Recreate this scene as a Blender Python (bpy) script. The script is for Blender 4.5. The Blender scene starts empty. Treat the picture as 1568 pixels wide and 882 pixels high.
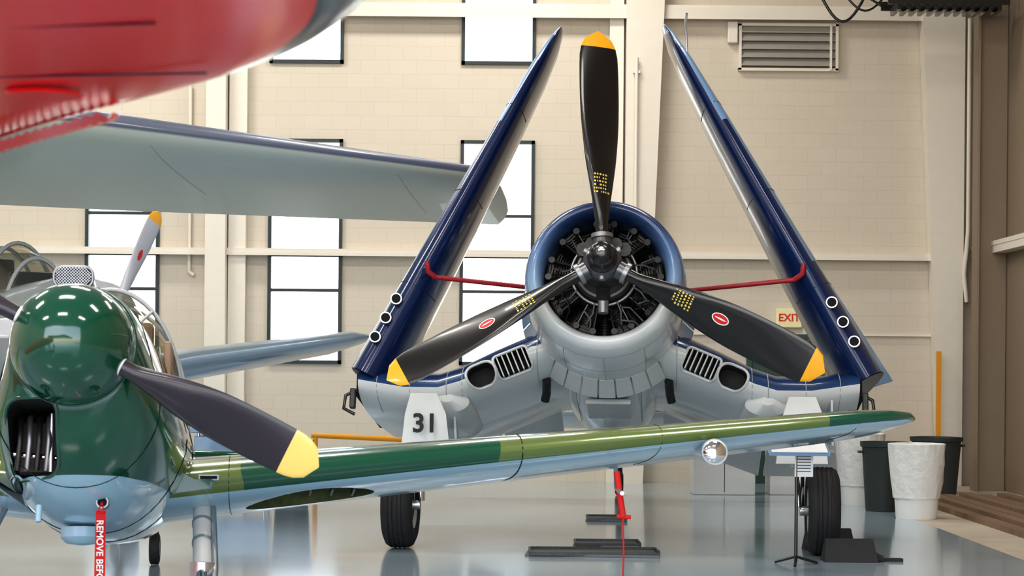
import bpy, bmesh, math, random
from mathutils import Vector, Matrix, noise
from mathutils.bvhtree import BVHTree
random.seed(4)
S=bpy.context.scene
COL=S.collection
R=math.radians
# ------------------------------------------------------------ materials
def _new(name):
    m=bpy.data.materials.new(name); m.use_nodes=True
    nt=m.node_tree; b=nt.nodes['Principled BSDF']; return m,nt,b
def mat(name,c,rough=.5,metal=0,coat=0,var=.06,scale=6,bump=0,emit=0,c2=None,spec=.5):
    m,nt,b=_new(name)
    c=tuple(c)+(1,)
    tc=nt.nodes.new('ShaderNodeTexCoord'); nz=nt.nodes.new('ShaderNodeTexNoise')
    nz.inputs['Scale'].default_value=scale; nz.inputs['Detail'].default_value=5
    nt.links.new(tc.outputs['Object'],nz.inputs['Vector'])
    mx=nt.nodes.new('ShaderNodeMix'); mx.data_type='RGBA'
    mx.inputs[6].default_value=tuple(x*(1-var) for x in c[:3])+(1,)
    cc=c2+(1,) if c2 else tuple(min(1,x*(1+var)) for x in c[:3])+(1,)
    mx.inputs[7].default_value=cc
    nt.links.new(nz.outputs['Fac'],mx.inputs[0]); nt.links.new(mx.outputs[2],b.inputs['Base Color'])
    b.inputs['Roughness'].default_value=rough; b.inputs['Metallic'].default_value=metal
    b.inputs['Coat Weight'].default_value=coat; b.inputs['Coat Roughness'].default_value=.06
    b.inputs['Specular IOR Level'].default_value=spec
    if bump:
        bp=nt.nodes.new('ShaderNodeBump'); bp.inputs['Strength'].default_value=bump; bp.inputs['Distance'].default_value=.02
        nt.links.new(nz.outputs['Fac'],bp.inputs['Height']); nt.links.new(bp.outputs[0],b.inputs['Normal'])
    if emit:
        b.inputs['Emission Color'].default_value=c; b.inputs['Emission Strength'].default_value=emit
    return m
def ramp_mat(name,stops,src='nz',rough=.2,coat=.5,interp='LINEAR',lo=-1,hi=1,wav=0):
    """colour by object-space normal z ('nz') or object coordinate ('x','y','z')"""
    m,nt,b=_new(name)
    tc=nt.nodes.new('ShaderNodeTexCoord'); sp=nt.nodes.new('ShaderNodeSeparateXYZ')
    if src=='nz': nt.links.new(tc.outputs['Normal'],sp.inputs[0]); o=sp.outputs['Z']
    else: nt.links.new(tc.outputs['Object'],sp.inputs[0]); o=sp.outputs[src.upper()]
    if wav:
        nz=nt.nodes.new('ShaderNodeTexNoise'); nz.inputs['Scale'].default_value=1.6
        nt.links.new(tc.outputs['Object'],nz.inputs['Vector'])
        ma=nt.nodes.new('ShaderNodeMath'); ma.operation='MULTIPLY_ADD'; ma.inputs[1].default_value=wav
        nt.links.new(nz.outputs['Fac'],ma.inputs[0]); nt.links.new(o,ma.inputs[2]); o=ma.outputs[0]
    mr=nt.nodes.new('ShaderNodeMapRange'); mr.inputs[1].default_value=lo; mr.inputs[2].default_value=hi
    nt.links.new(o,mr.inputs[0])
    cr=nt.nodes.new('ShaderNodeValToRGB'); cr.color_ramp.interpolation=interp
    e=cr.color_ramp.elements
    e[0].position=stops[0][0]; e[0].color=stops[0][1]+(1,)
    e[1].position=stops[1][0]; e[1].color=stops[1][1]+(1,)
    for p,c in stops[2:]:
        n=e.new(p); n.color=c+(1,)
    nt.links.new(mr.outputs[0],cr.inputs[0]); nt.links.new(cr.outputs[0],b.inputs['Base Color'])
    b.inputs['Roughness'].default_value=rough; b.inputs['Coat Weight'].default_value=coat
    b.inputs['Coat Roughness'].default_value=.05
    return m,nt,b,cr
NAVY=(.005,.017,.07); WHT=(.62,.64,.645)
M_tri,_,_,_=ramp_mat('tritone_paint',[(0,WHT),(.33,WHT),(.40,(.26,.38,.54)),(.60,(.11,.20,.38)),(.78,(.02,.05,.14)),(1,NAVY)],src='z',lo=-.75,hi=.75,rough=.3,coat=.5)
M_wingc,_,_,_=ramp_mat('center_wing_paint',[(0,WHT),(.60,WHT),(.66,(.012,.05,.15)),(1,(.008,.03,.11))],rough=.3,coat=.4)
M_navy=mat('navy_gloss',(.004,.016,.075),.22,coat=.35)
M_lblue=mat('pale_blue_paint',(.17,.30,.50),.3,coat=.4)
M_lwhite=mat('white_grey_paint',(.60,.61,.61),.4,coat=.2)
M_black=mat('black_gloss',(.008,.0065,.007),.28,coat=.35)
M_rubber=mat('tire_rubber',(.02,.02,.022),.75,var=.3)
M_dark=mat('dark_interior',(.006,.006,.007),.9)
M_duct=mat('intake_interior',(.035,.035,.035),.7)
M_yel=mat('yellow_paint',(.90,.42,.01),.35,coat=.3)
M_lyel=mat('pale_yellow_paint',(.9,.66,.18),.3,coat=.4)
M_engine=mat('engine_dark_metal',(.05,.048,.045),.42,metal=.7,var=.5,scale=30)
M_hub=mat('hub_metal',(.13,.13,.14),.32,metal=.8,var=.4,scale=20)
M_alu=mat('aluminium',(.58,.59,.61),.28,metal=.9)
M_steel=mat('dull_steel',(.30,.30,.31),.38,metal=.8,var=.3)
M_chrome=mat('chrome',(.85,.85,.87),.08,metal=1)
M_red=mat('red_paint',(.86,.002,.006),.16,spec=.09)
M_redrod=mat('red_rod',(.30,.012,.02),.4)
M_redcloth=mat('red_cloth',(.6,.015,.015),.8)
M_white=mat('white_plain',(.82,.82,.80),.5)
M_cream=mat('cream_steel',(.74,.69,.61),.5,var=.04)
M_frame=mat('window_frame_black',(.010,.020,.024),.4)
M_paper=mat('paper_sign',(.75,.76,.78),.6)
M_cardb=mat('grey_mat',(.13,.14,.15),.6,var=.2)
M_wood=mat('wood_boards',(.20,.13,.08),.7,var=.4,scale=12)
M_txtblk=mat('text_black',(.01,.01,.01),.6)
M_txtred=mat('text_red',(.65,.02,.02),.6)
M_txtyel=mat('text_yellow',(.75,.6,.12),.6)
M_bin=mat('bin_plastic',(.035,.045,.045),.55)
M_bag=mat('white_bag',(.82,.82,.80),.35,bump=.8,scale=14)
M_blade2=mat('prop_dark_brown',(.026,.020,.030),.33,coat=.3)
M_grey=mat('grey_paint',(.36,.38,.39),.35,coat=.3)
M_silver=mat('silver_blue_paint',(.36,.44,.52),.3,metal=.3,coat=.3)
M_orange=mat('orange_paint',(.75,.32,.01),.5)
def glassmat(name,tint=(1,1,1),gl=.12):
    m=bpy.data.materials.new(name); m.use_nodes=True; nt=m.node_tree; nt.nodes.clear()
    o=nt.nodes.new('ShaderNodeOutputMaterial'); t=nt.nodes.new('ShaderNodeBsdfTransparent'); t.inputs[0].default_value=tint+(1,)
    g=nt.nodes.new('ShaderNodeBsdfGlossy'); g.inputs['Roughness'].default_value=.03
    x=nt.nodes.new('ShaderNodeMixShader'); x.inputs[0].default_value=gl
    nt.links.new(t.outputs[0],x.inputs[1]); nt.links.new(g.outputs[0],x.inputs[2]); nt.links.new(x.outputs[0],o.inputs[0]); return m
M_glass=glassmat('window_glass',gl=.03)
M_canopy=glassmat('canopy_glass',(.74,.72,.64),.22)
GD=(.0015,.070,.036); OL=(.115,.165,.042); PB=(.34,.53,.66)
def green_wing_mat():
    m,nt,b,cr=ramp_mat('green_camo_wing',[(0,GD),(.22,GD)],src='x',rough=.22,coat=.7,interp='CONSTANT',lo=0,hi=5,wav=.35)
    e=cr.color_ramp.elements
    while len(e)>1: e.remove(e[-1])
    e[0].position=0; e[0].color=OL+(1,)
    for p,c in [(.195,GD),(.475,OL),(.862,GD)]:
        n=e.new(p); n.color=c+(1,)
    tc=nt.nodes.new('ShaderNodeTexCoord'); sp=nt.nodes.new('ShaderNodeSeparateXYZ'); nt.links.new(tc.outputs['Normal'],sp.inputs[0])
    mm=nt.nodes.new('ShaderNodeMath'); mm.operation='LESS_THAN'; mm.inputs[1].default_value=-.86; nt.links.new(sp.outputs['Z'],mm.inputs[0])
    mx=nt.nodes.new('ShaderNodeMix'); mx.data_type='RGBA'; mx.inputs[7].default_value=PB+(1,)
    nt.links.new(mm.outputs[0],mx.inputs[0]); nt.links.new(cr.outputs[0],mx.inputs[6]); nt.links.new(mx.outputs[2],b.inputs['Base Color']); return m
M_gwing=green_wing_mat()
M_gbody,_,_,_=ramp_mat('green_fuselage',[(0,PB),(.52,GD)],src='z',rough=.15,coat=.8,interp='CONSTANT',lo=-1.2,hi=.02,wav=.03)
M_fillet,_,_,_=ramp_mat('green_fillet',[(0,PB),(.25,GD)],rough=.2,coat=.7,interp='CONSTANT')
M_green=mat('green_gloss',GD,.12,coat=.8)
M_pblue=mat('pale_blue_belly',PB,.3,coat=.5)
M_gwgrey,_,_,_=ramp_mat('grey_wing_paint',[(0,(.52,.57,.51)),(.40,(.47,.51,.47)),(.52,(.09,.11,.17)),(1,(.05,.065,.11))],rough=.4,coat=.2)
def brick(name,c1,c2,mort,rough=.7):
    m,nt,b=_new(name)
    tc=nt.nodes.new('ShaderNodeTexCoord'); mp=nt.nodes.new('ShaderNodeMapping'); mp.inputs['Rotation'].default_value=(R(90),0,0)
    nt.links.new(tc.outputs['Object'],mp.inputs[0])
    bk=nt.nodes.new('ShaderNodeTexBrick'); bk.inputs['Scale'].default_value=1; bk.inputs['Brick Width'].default_value=.4; bk.inputs['Row Height'].default_value=.2
    bk.inputs['Mortar Size'].default_value=.006; bk.inputs['Mortar Smooth'].default_value=.6
    bk.inputs['Color1'].default_value=c1+(1,); bk.inputs['Color2'].default_value=c2+(1,); bk.inputs['Mortar'].default_value=mort+(1,)
    nt.links.new(mp.outputs[0],bk.inputs[0]); nt.links.new(bk.outputs[0],b.inputs['Base Color'])
    b.inputs['Roughness'].default_value=rough; return m
M_wall=brick('painted_block_wall',(.62,.56,.475),(.605,.545,.46),(.555,.495,.415))
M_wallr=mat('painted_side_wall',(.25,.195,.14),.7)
M_floor=mat('epoxy_floor',(.33,.42,.49),.15,var=.10,scale=.7,coat=.35)
M_conc=mat('bare_concrete',(.50,.44,.36),.6,var=.2,scale=3)
M_ceil=mat('ceiling_panel',(.5,.49,.47),.8)
# ------------------------------------------------------------ helpers
def empty(name,loc=(0,0,0)):
    e=bpy.data.objects.new(name,None); COL.objects.link(e); e.location=loc; e.empty_display_size=.2
    return e
def fin(o,parent,M):
    COL.objects.link(o)
    if M is not None: o.matrix_basis=M
    if parent:
        o.parent=parent; o.matrix_parent_inverse=Matrix.Translation(-Vector(parent.location))
def obj(name,V,F,mats,parent=None,M=None,smooth=True,midx=None,ang=38):
    me=bpy.data.meshes.new(name); me.from_pydata([tuple(v) for v in V],[],F)
    for m in (mats if isinstance(mats,(list,tuple)) else [mats]): me.materials.append(m)
    bm=bmesh.new(); bm.from_mesh(me); bmesh.ops.recalc_face_normals(bm,faces=bm.faces); bm.to_mesh(me); bm.free()
    if smooth:
        for p in me.polygons: p.use_smooth=True
        me.set_sharp_from_angle(angle=R(ang))
    if midx:
        for p in me.polygons: p.material_index=midx(p.center)
    o=bpy.data.objects.new(name,me); fin(o,parent,M); return o
def loft(rings,closed=True,cap=True):
    n=len(rings[0]); V=[v for r in rings for v in r]; F=[]
    for i in range(len(rings)-1):
        for j in range(n if closed else n-1):
            a=i*n+j; b=i*n+(j+1)%n; F.append((a,b,b+n,a+n))
    if cap: F.append(tuple(range(n))); F.append(tuple(range((len(rings)-1)*n,len(rings)*n)))
    return V,F
def rev(name,prof,mats,parent=None,M=None,n=48,cap=True,axis='y',midx=None,rj=None,ang=38):
    rings=[]
    for y,r in prof:
        ring=[]
        for k in range(n):
            a=2*math.pi*k/n; q=r*(1+(rj(a,y) if rj else 0))
            ring.append((q*math.cos(a),y,q*math.sin(a)) if axis=='y' else ((q*math.cos(a),q*math.sin(a),y) if axis=='z' else (y,q*math.cos(a),q*math.sin(a))))
        rings.append(ring)
    V,F=loft(rings,True,cap); return obj(name,V,F,mats,parent,M,midx=midx,ang=ang)
def box(name,c,s,m,parent=None,M=None,bev=0,rot=None):
    bm=bmesh.new(); bmesh.ops.create_cube(bm,size=1); bmesh.ops.scale(bm,vec=s,verts=bm.verts)
    if bev: bmesh.ops.bevel(bm,geom=bm.edges[:],offset=bev,segments=2,affect='EDGES',profile=.5)
    if rot: bmesh.ops.rotate(bm,matrix=rot,verts=bm.verts)
    bmesh.ops.translate(bm,vec=c,verts=bm.verts)
    me=bpy.data.meshes.new(name); bm.to_mesh(me); bm.free(); me.materials.append(m)
    o=bpy.data.objects.new(name,me); fin(o,parent,M); return o
def cyl(name,p0,p1,r0,m,parent=None,M=None,r1=None,n=20):
    p0=Vector(p0); p1=Vector(p1); r1=r0 if r1 is None else r1
    d=(p1-p0).normalized(); q=d.to_track_quat('Z','Y')
    rings=[[p+q@Vector((r*math.cos(2*math.pi*k/n),r*math.sin(2*math.pi*k/n),0)) for k in range(n)] for p,r in ((p0,r0),(p1,r1))]
    V,F=loft(rings); return obj(name,V,F,m,parent,M)
def tube(name,pts,r,m,parent=None,M=None,cyc=False):
    cu=bpy.data.curves.new(name,'CURVE'); cu.dimensions='3D'; s=cu.splines.new('POLY'); s.points.add(len(pts)-1)
    for p,q in zip(s.points,pts): p.co=tuple(q)+(1,)
    s.use_cyclic_u=cyc; cu.bevel_depth=r; cu.bevel_resolution=3; cu.use_fill_caps=True; cu.materials.append(m)
    o=bpy.data.objects.new(name,cu); fin(o,parent,M); return o
def text(name,t,loc,size,m,parent=None,rot=(90,0,0),M=None,bold=0):
    cu=bpy.data.curves.new(name,'FONT'); cu.body=t; cu.size=size; cu.align_x='CENTER'; cu.align_y='CENTER'; cu.extrude=.0008; cu.offset=bold
    cu.materials.append(m); o=bpy.data.objects.new(name,cu)
    L=Matrix.Translation(loc)@Matrix.Rotation(R(rot[2]),4,'Z')@Matrix.Rotation(R(rot[1]),4,'Y')@Matrix.Rotation(R(rot[0]),4,'X')
    fin(o,parent,(M@L) if M is not None else L); return o
def naca(n=18,camber=.02):
    P=[]
    def yt(x): return 5*(.2969*math.sqrt(x)-.126*x-.3516*x*x+.2843*x**3-.1036*x**4)
    xs=[.5*(1+math.cos(math.pi*i/n)) for i in range(n+1)]
    for x in xs: P.append((x,yt(x),camber*4*x*(1-x)))
    for x in reversed(xs[1:-1]): P.append((x,-yt(x),camber*4*x*(1-x)))
    return P
def wing(name,secs,mats,parent=None,M=None,camber=.02,midx=None,n=18):
    """secs: (LE, chord, thickness_ratio, aft, up)"""
    A=naca(n,camber); rings=[]
    for LE,c,t,aft,up in secs:
        LE=Vector(LE); aft=Vector(aft).normalized(); up=Vector(up).normalized()
        rings.append([LE+aft*(x*c)+up*((y*t+k)*c) for x,y,k in A])
    V,F=loft(rings); return obj(name,V,F,mats,parent,M,midx=midx,ang=50)
def interp(secs,n):
    out=[]
    for i in range(len(secs)-1):
        a,b=secs[i],secs[i+1]
        for k in range(n):
            t=k/n; out.append((Vector(a[0]).lerp(Vector(b[0]),t),a[1]*(1-t)+b[1]*t,a[2]*(1-t)+b[2]*t,Vector(a[3]).lerp(Vector(b[3]),t),Vector(a[4]).lerp(Vector(b[4]),t)))
    out.append(secs[-1]); return out
def prism(name,V4,d,m,parent,M=None):
    n=len(V4); V=[Vector(v) for v in V4]; V+=[v+Vector(d) for v in V]
    return obj(name,V,[tuple(range(n)),tuple(range(n,2*n))]+[(i,(i+1)%n,(i+1)%n+n,i+n) for i in range(n)],m,parent,M,smooth=False)
def bvh(o): return BVHTree.FromPolygons([v.co for v in o.data.vertices],[p.vertices[:] for p in o.data.polygons])
def cut(ob,cutter,m):
    ob.data.materials.append(m); cutter.data.materials.clear(); cutter.data.materials.append(m)
    bpy.context.view_layer.update()
    md=ob.modifiers.new('b','BOOLEAN'); md.object=cutter; md.operation='DIFFERENCE'; md.solver='EXACT'; md.material_mode='TRANSFER'
    dg=bpy.context.evaluated_depsgraph_get(); me=bpy.data.meshes.new_from_object(ob.evaluated_get(dg))
    ob.modifiers.clear(); ob.data=me; bpy.data.objects.remove(cutter)
    me.set_sharp_from_angle(angle=R(38))
def slot_ring(w,h,r,n=6):
    P=[]
    for cx,cz,a0 in ((w/2-r,h/2-r,0),(-w/2+r,h/2-r,90),(-w/2+r,-h/2+r,180),(w/2-r,-h/2+r,270)):
        for k in range(n+1):
            a=R(a0+90*k/n); P.append((cx+r*math.cos(a),cz+r*math.sin(a)))
    return P
def frame(origin,pitch,yaw):
    return Matrix.Translation(origin)@Matrix.Rotation(R(yaw),4,'Z')@Matrix.Rotation(R(-pitch),4,'X')
def blade(name,R0,R1,cmax,mats,parent,M,ang,tip=.28,root=.045,twist0=50,twist1=18,peak=.6,hand=1):
    N=26; rings=[]; n=20
    for i in range(N+1):
        t=i/N; r=R0+(R1-R0)*t
        if t<.12: c=root*2; th=.95
        else:
            q=(t-.12)/.88
            c=root*2+(cmax-root*2)*math.sin(min(1,q/peak)*math.pi/2)
            if q>peak: c*=1-.18*((q-peak)/(1-peak))**2
            th=.95*(1-q)**4*1+.11+.25*max(0,.4-q)
            th=min(th,root*2/c)
        if t>.86:
            k=(t-.86)/.14; c*=math.sqrt(max(.0015,1-k**2.4))
        tw=R(twist0+(twist1-twist0)*t)*hand
        ring=[]
        for k in range(n):
            a=2*math.pi*k/n; x=c/2*math.cos(a); y=c/2*th*math.sin(a)
            ring.append((x*math.cos(tw)-y*math.sin(tw),x*math.sin(tw)+y*math.cos(tw),r))
        rings.append(ring)
    V,F=loft(rings)
    MM=M@Matrix.Rotation(R(90-ang),4,'Y')
    return obj(name,V,F,mats,parent,MM,midx=lambda c:1 if c.z>R1-tip else 0),MM
def wheel(name,c,rad,w,parent,yaw=0,hub=M_alu):
    M=Matrix.Translation(c)@Matrix.Rotation(R(yaw),4,'Z')
    h=w/2
    prof=[(-h*.75,rad*.5),(-h,rad*.62),(-h*1.02,rad*.8),(-h*.85,rad*.93),(-h*.6,rad*.985)]
    for k in range(4):
        x=-h*.5+k*h*.29
        prof+=[(x,rad*.995),(x+.004,rad*.975),(x+.012,rad*.975),(x+.016,rad*.998)]
    prof+=[(h*.6,rad*.985),(h*.85,rad*.93),(h*1.02,rad*.8),(h,rad*.62),(h*.75,rad*.5)]
    rev(name+'_tire',prof,M_rubber,parent,M,axis='x',n=48)
    rev(name+'_rim',[(-h*.6,rad*.1),(-h*.62,rad*.3),(-h*.9,rad*.5),(-h*.9,rad*.55),(h*.9,rad*.55),(h*.9,rad*.5),(h*.62,rad*.3),(h*.6,rad*.1)],hub,parent,M,axis='x',n=32)
def egg(y,top,bot,hw,n=40,p=1.0,cx=0):
    r=[]
    for k in range(n):
        a=2*math.pi*k/n; c,s=math.cos(a),math.sin(a)
        r.append((cx+hw*math.copysign(abs(s)**p,s),y,(top if c>0 else bot)*math.copysign(abs(c)**p,c)))
    return r
# ------------------------------------------------------------ ROOM
XL,XR,YB,YF,H=-14,6.7,28,-4,9.2
def wallwin(name,wins):
    xs=sorted({XL,XR}|{a for w in wins for a in w[:2]}); zs=sorted({0,H}|{a for w in wins for a in w[2:]})
    V=[];F=[]
    for i in range(len(xs)-1):
        for j in range(len(zs)-1):
            cx=(xs[i]+xs[i+1])/2; cz=(zs[j]+zs[j+1])/2
            if any(w[0]<cx<w[1] and w[2]<cz<w[3] for w in wins): continue
            k=len(V); 
            for y in (YB,YB+.2):
                V+=[(xs[i],y,zs[j]),(xs[i+1],y,zs[j]),(xs[i+1],y,zs[j+1]),(xs[i],y,zs[j+1])]
            F+=[(k,k+1,k+2,k+3),(k+4,k+5,k+6,k+7),(k,k+1,k+5,k+4),(k+1,k+2,k+6,k+5),(k+2,k+3,k+7,k+6),(k+3,k,k+4,k+7)]
    return obj(name,V,F,M_wall,smooth=False)
cols=[-.23,-2.97,-5.58,-8.3,-11.0]
wins=[]
for c in cols:
    wins.append((c-.53,c+.53,1.65,4.86)); wins.append((c-.53,c+.53,5.94,8.6))
wallwin('wall_back',wins)
for i,w in enumerate(wins):
    e=empty('window_%d'%(i+1),((w[0]+w[1])/2,YB+.05,(w[2]+w[3])/2))
    t=.05
    for nm,c,s in (('jamb_a',(w[0]+t/2,YB+.0,(w[2]+w[3])/2),(t,.1,w[3]-w[2])),('jamb_b',(w[1]-t/2,YB+.0,(w[2]+w[3])/2),(t,.1,w[3]-w[2])),
                   ('sill',((w[0]+w[1])/2,YB+.0,w[2]+t/2),(w[1]-w[0],.1,t)),('head',((w[0]+w[1])/2,YB+.0,w[3]-t/2),(w[1]-w[0],.1,t))):
        box(nm,c,s,M_frame,e)
    for z in ((3.78,3.2,2.70) if w[2]<3 else (6.66,7.5)):
        box('mullion',((w[0]+w[1])/2,YB+.0,z),(w[1]-w[0]-.06,.07,.045),M_frame,e)
    box('pane',((w[0]+w[1])/2,YB+.06,(w[2]+w[3])/2),(w[1]-w[0]-.06,.008,w[3]-w[2]-.06),M_glass,e)
box('wall_right',(XR+.1,(YB+YF)/2,H/2),(.2,YB-YF+.4,H),M_wallr)
box('wall_left',(XL-.1,(YB+YF)/2,H/2),(.2,YB-YF+.4,H),M_wall)
FY=-11  # unseen floor extension past the walls, added to block sky light from below
box('floor',((XL+4.4)/2,(YB+FY)/2,-.1),(4.4-XL,YB-FY,.2),M_floor)
box('concrete_floor_strip',((4.4+XR)/2,(YB+FY)/2,-.1),(XR-4.4,YB-FY,.2),M_conc)
box('ceiling',((XL+XR)/2,(YB+YF)/2,H+.1),(XR-XL+.4,YB-YF+.4,.2),M_ceil)
def column(name,x,wb,wt,side,depth=.45):
    e=empty(name,(x,YB-depth/2,0))
    for y0,y1,in_ in ((YB-depth,YB-depth+.03,0),(YB-.04,YB-.01,0),(YB-depth+.03,YB-.04,1)):
        xb0,xb1=x-wb/2,x+wb/2; xt0,xt1=(x-wb/2,x-wb/2+wt) if side>0 else (x+wb/2-wt,x+wb/2)
        if in_: 
            for (a,b) in ((xb0,xt0),(xb1-.025,xt1-.025)):
                V=[(a,y0,0),(a+.025,y0,0),(a+.025,y1,0),(a,y1,0),(b,y0,H),(b+.025,y0,H),(b+.025,y1,H),(b,y1,H)]
                obj('web',V,[(0,1,2,3),(4,5,6,7),(0,1,5,4),(1,2,6,5),(2,3,7,6),(3,0,4,7)],M_cream,e,smooth=False)
        else:
            V=[(xb0,y0,0),(xb1,y0,0),(xb1,y1,0),(xb0,y1,0),(xt0,y0,H),(xt1,y0,H),(xt1,y1,H),(xt0,y1,H)]
            obj('flange',V,[(0,1,2,3),(4,5,6,7),(0,1,5,4),(1,2,6,5),(2,3,7,6),(3,0,4,7)],M_cream,e,smooth=False)
column('steel_column',-4.2,.3,.26,1,.35)
column('steel_column',-3.93,.24,.26,1,.15)
column('steel_column',1.72,.28,.62,1,.35)
column('steel_column',1.45,.2,.2,1,.15)
column('steel_column',6.22,.3,.72,-1,.3)
column('steel_column',-9.7,.3,.4,1,.35)
e=empty('trim_1',(-4,YB-.1,3.24))
box('girt_web',(-3.9,YB-.1,3.24),(20,.2,.09),M_cream,e); box('girt_lip',(-3.9,YB-.2,3.21),(20,.02,.05),M_cream,e)
e=empty('trim_2',(-4,YB-.1,6.72))
box('girt_web',(-3.9,YB-.12,6.72),(20,.24,.12),M_cream,e); box('girt_lip',(-3.9,YB-.25,6.66),(20,.02,.16),M_cream,e)
box('trim_3',(4.0,YB-.03,2.13),(4.1,.05,.035),M_cream)
e=empty('trim_4',(XR-.1,22,3.3)); box('girt_web',(XR-.1,20,3.3),(.2,15.8,.14),M_cream,e); box('girt_lip',(XR-.2,20,3.36),(.02,15.8,.06),M_cream,e)
e=empty('steel_column',(XR-.2,26.6,0))
box('flange',(XR-.42,26.6,H/2),(.03,.3,H),M_wallr,e); box('web',(XR-.21,26.6,H/2),(.4,.03,H),M_wallr,e)
e=empty('wall_conduit',(-4.6,YB-.08,4)); tube('pipe',[(-4.62,YB-.05,5.6),(-4.62,YB-.05,2.95),(-4.55,YB-.05,2.9)],.03,M_cream,e)
e=empty('wall_conduit',(1.58,YB-.42,4)); tube('pipe',[(1.72,YB-.42,6.0),(1.72,YB-.42,3.3)],.025,M_cream,e); box('clamp',(1.72,YB-.4,5.8),(.1,.06,.04),M_cream,e)
e=empty('wall_conduit',(6.5,YB-.2,4)); tube('pipe',[(6.42,YB-.35,6.6),(6.42,YB-.35,3.6),(6.38,YB-.3,3.0),(6.42,YB-.3,2.6)],.03,M_cream,e)
# louvre vent
e=empty('louvered_vent',(3.9,YB-.04,6.2))
box('frame_t',(3.9,YB-.05,6.54),(1.42,.1,.04),M_cream,e); box('frame_b',(3.9,YB-.05,5.9),(1.42,.1,.04),M_cream,e)
for x in (3.21,4.59): box('frame_s',(x,YB-.05,6.22),(.04,.1,.66),M_cream,e)
box('frame_m',(4.5,YB-.11,6.22),(.03,.04,.66),M_cream,e)
box('back',(3.9,YB-.012,6.22),(1.36,.02,.6),M_wallr,e)
M_slat=mat('vent_slat',(.36,.34,.31),.5)
for i in range(5):
    z=5.96+i*.118
    prism('slat_%d'%i,[(3.23,YB-.02,z+.11),(4.57,YB-.02,z+.11),(4.57,YB-.1,z),(3.23,YB-.1,z)],(0,0,-.008),M_slat,e)
box('actuator',(3.1,YB-.08,6.42),(.14,.12,.3),M_cream,e,bev=.01)
# exit sign + door
e=empty('exit_sign',(3.94,YB-.07,2.35))
box('housing',(3.94,YB-.06,2.36),(.36,.1,.27),mat('exit_yellow',(.75,.68,.40),.5,emit=.1),e,bev=.01)
text('letters','EXIT',(3.94,YB-.115,2.36),.15,M_txtred,e,bold=.003)
e=empty('door_1',(3.9,YB-.03,1)); M_door=mat('green_door',(.03,.07,.055),.5)
box('leaf',(3.9,YB-.04,1.02),(.95,.05,2.03),M_door,e); box('jamb_l',(3.38,YB-.05,1.05),(.07,.09,2.1),M_door,e); box('jamb_r',(4.42,YB-.05,1.05),(.07,.09,2.1),M_door,e)
box('lintel',(3.9,YB-.05,2.1),(1.11,.09,.06),M_door,e); cyl('handle',(4.25,YB-.07,1),(4.25,YB-.14,1),.03,M_alu,e)
box('notice_board',(4.3,YB-.02,2.3),(.3,.03,.35),M_paper)
# hanging tray / cables top right
e=empty('hanging_cable_tray',(5.8,26,6.6))
for i in range(12): box('rung_%d'%i,(5.05+i*.12,26,6.42),(.05,.5,.1),M_black,e)
for y in (25.75,26.25): box('rail',(5.7,y,6.5),(1.6,.04,.12),M_black,e)
for x in (5.0,6.4): cyl('hanger',(x,26,6.5),(x,26,H),.02,M_black,e)
tube('loop_cable',[(4.1+.05*k,26.3,6.65-.35*math.sin(math.pi*k/12)) for k in range(13)]+[(4.9,26.2,6.5)],.02,M_black,e)
tube('loop_cable_b',[(4.4+.05*k,26.3,6.7-.25*math.sin(math.pi*k/12)) for k in range(13)],.015,M_black,e)
# boards
e=empty('stacked_boards',(5.6,20,0))
for i in range(6):
    x=5.0+i*.24; box('board_%d'%i,(x+.05,20.4,.03+.01*(i%2)),(.15,9,.06+.02*(i%2)),M_wood,e)
box('yellow_post',(6.0,YB-.45,.95),(.06,.06,1.9),M_orange)
# ------------------------------------------------------------ FOLDED WING FIGHTER
HX,HY,HZ=.737,16.1,2.487
C=empty('folded_wing_fighter_airplane',(HX+.2,HY+3,0))
MC=frame((HX,HY,HZ),12.5,-4.6)
for i,a in enumerate((92,210,333)):
    bo,mb=blade('propeller_blade_%d'%(i+1),.10,2.02,.385,[M_black,M_yel],C,MC,a,tip=.16,root=.055,twist0=58,twist1=22,peak=.55,hand=1)
    bv=bvh(bo)
    def patch(nm,cx,cz,w,h,m,off=.003):
        V=[];F=[];nr=5;na=24
        pts=[(0,0)]
        for q in range(1,nr+1):
            for k in range(na):
                a=2*math.pi*k/na; pts.append((w/2*q/nr*math.cos(a),h/2*q/nr*math.sin(a)))
        for dx,dz in pts:
            h_=bv.ray_cast(Vector((cx+dx,-1,cz+dz)),Vector((0,1,0)))
            V.append((cx+dx,(h_[0].y if h_[0] else 0)-off,cz+dz))
        for k in range(na): F.append((0,1+k,1+(k+1)%na))
        for q in range(nr-1):
            for k in range(na): a=1+q*na+k; b=1+q*na+(k+1)%na; F.append((a,b,b+na,a+na))
        obj(nm,V,F,m,C,mb)
    if i>0:
        patch('logo_rim',0,1.08,.078,.150,M_white); patch('logo',0,1.08,.062,.130,M_txtred,.005)
        patch('logo_bar',0,1.08,.012,.10,M_white,.007)
    rz=.66 if i else .58
    for r_ in range(6):
        z=rz+r_*.030
        x=-.055
        while x<.05:
            w_=random.choice((.008,.013,.018))
            if random.random()>.12: patch('stencil',x+w_/2,z,w_,.017,M_txtyel)
            x+=w_+.007
rev('hub_dome',[(-.36,.02),(-.355,.06),(-.33,.085),(-.27,.1),(-.15,.105),(-.13,.125),(-.10,.125)],M_black,C,MC)
rev('hub_barrel',[(-.12,.10),(-.1,.135),(-.05,.16),(.05,.16),(.10,.13),(.3,.12)],M_hub,C,MC)
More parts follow.
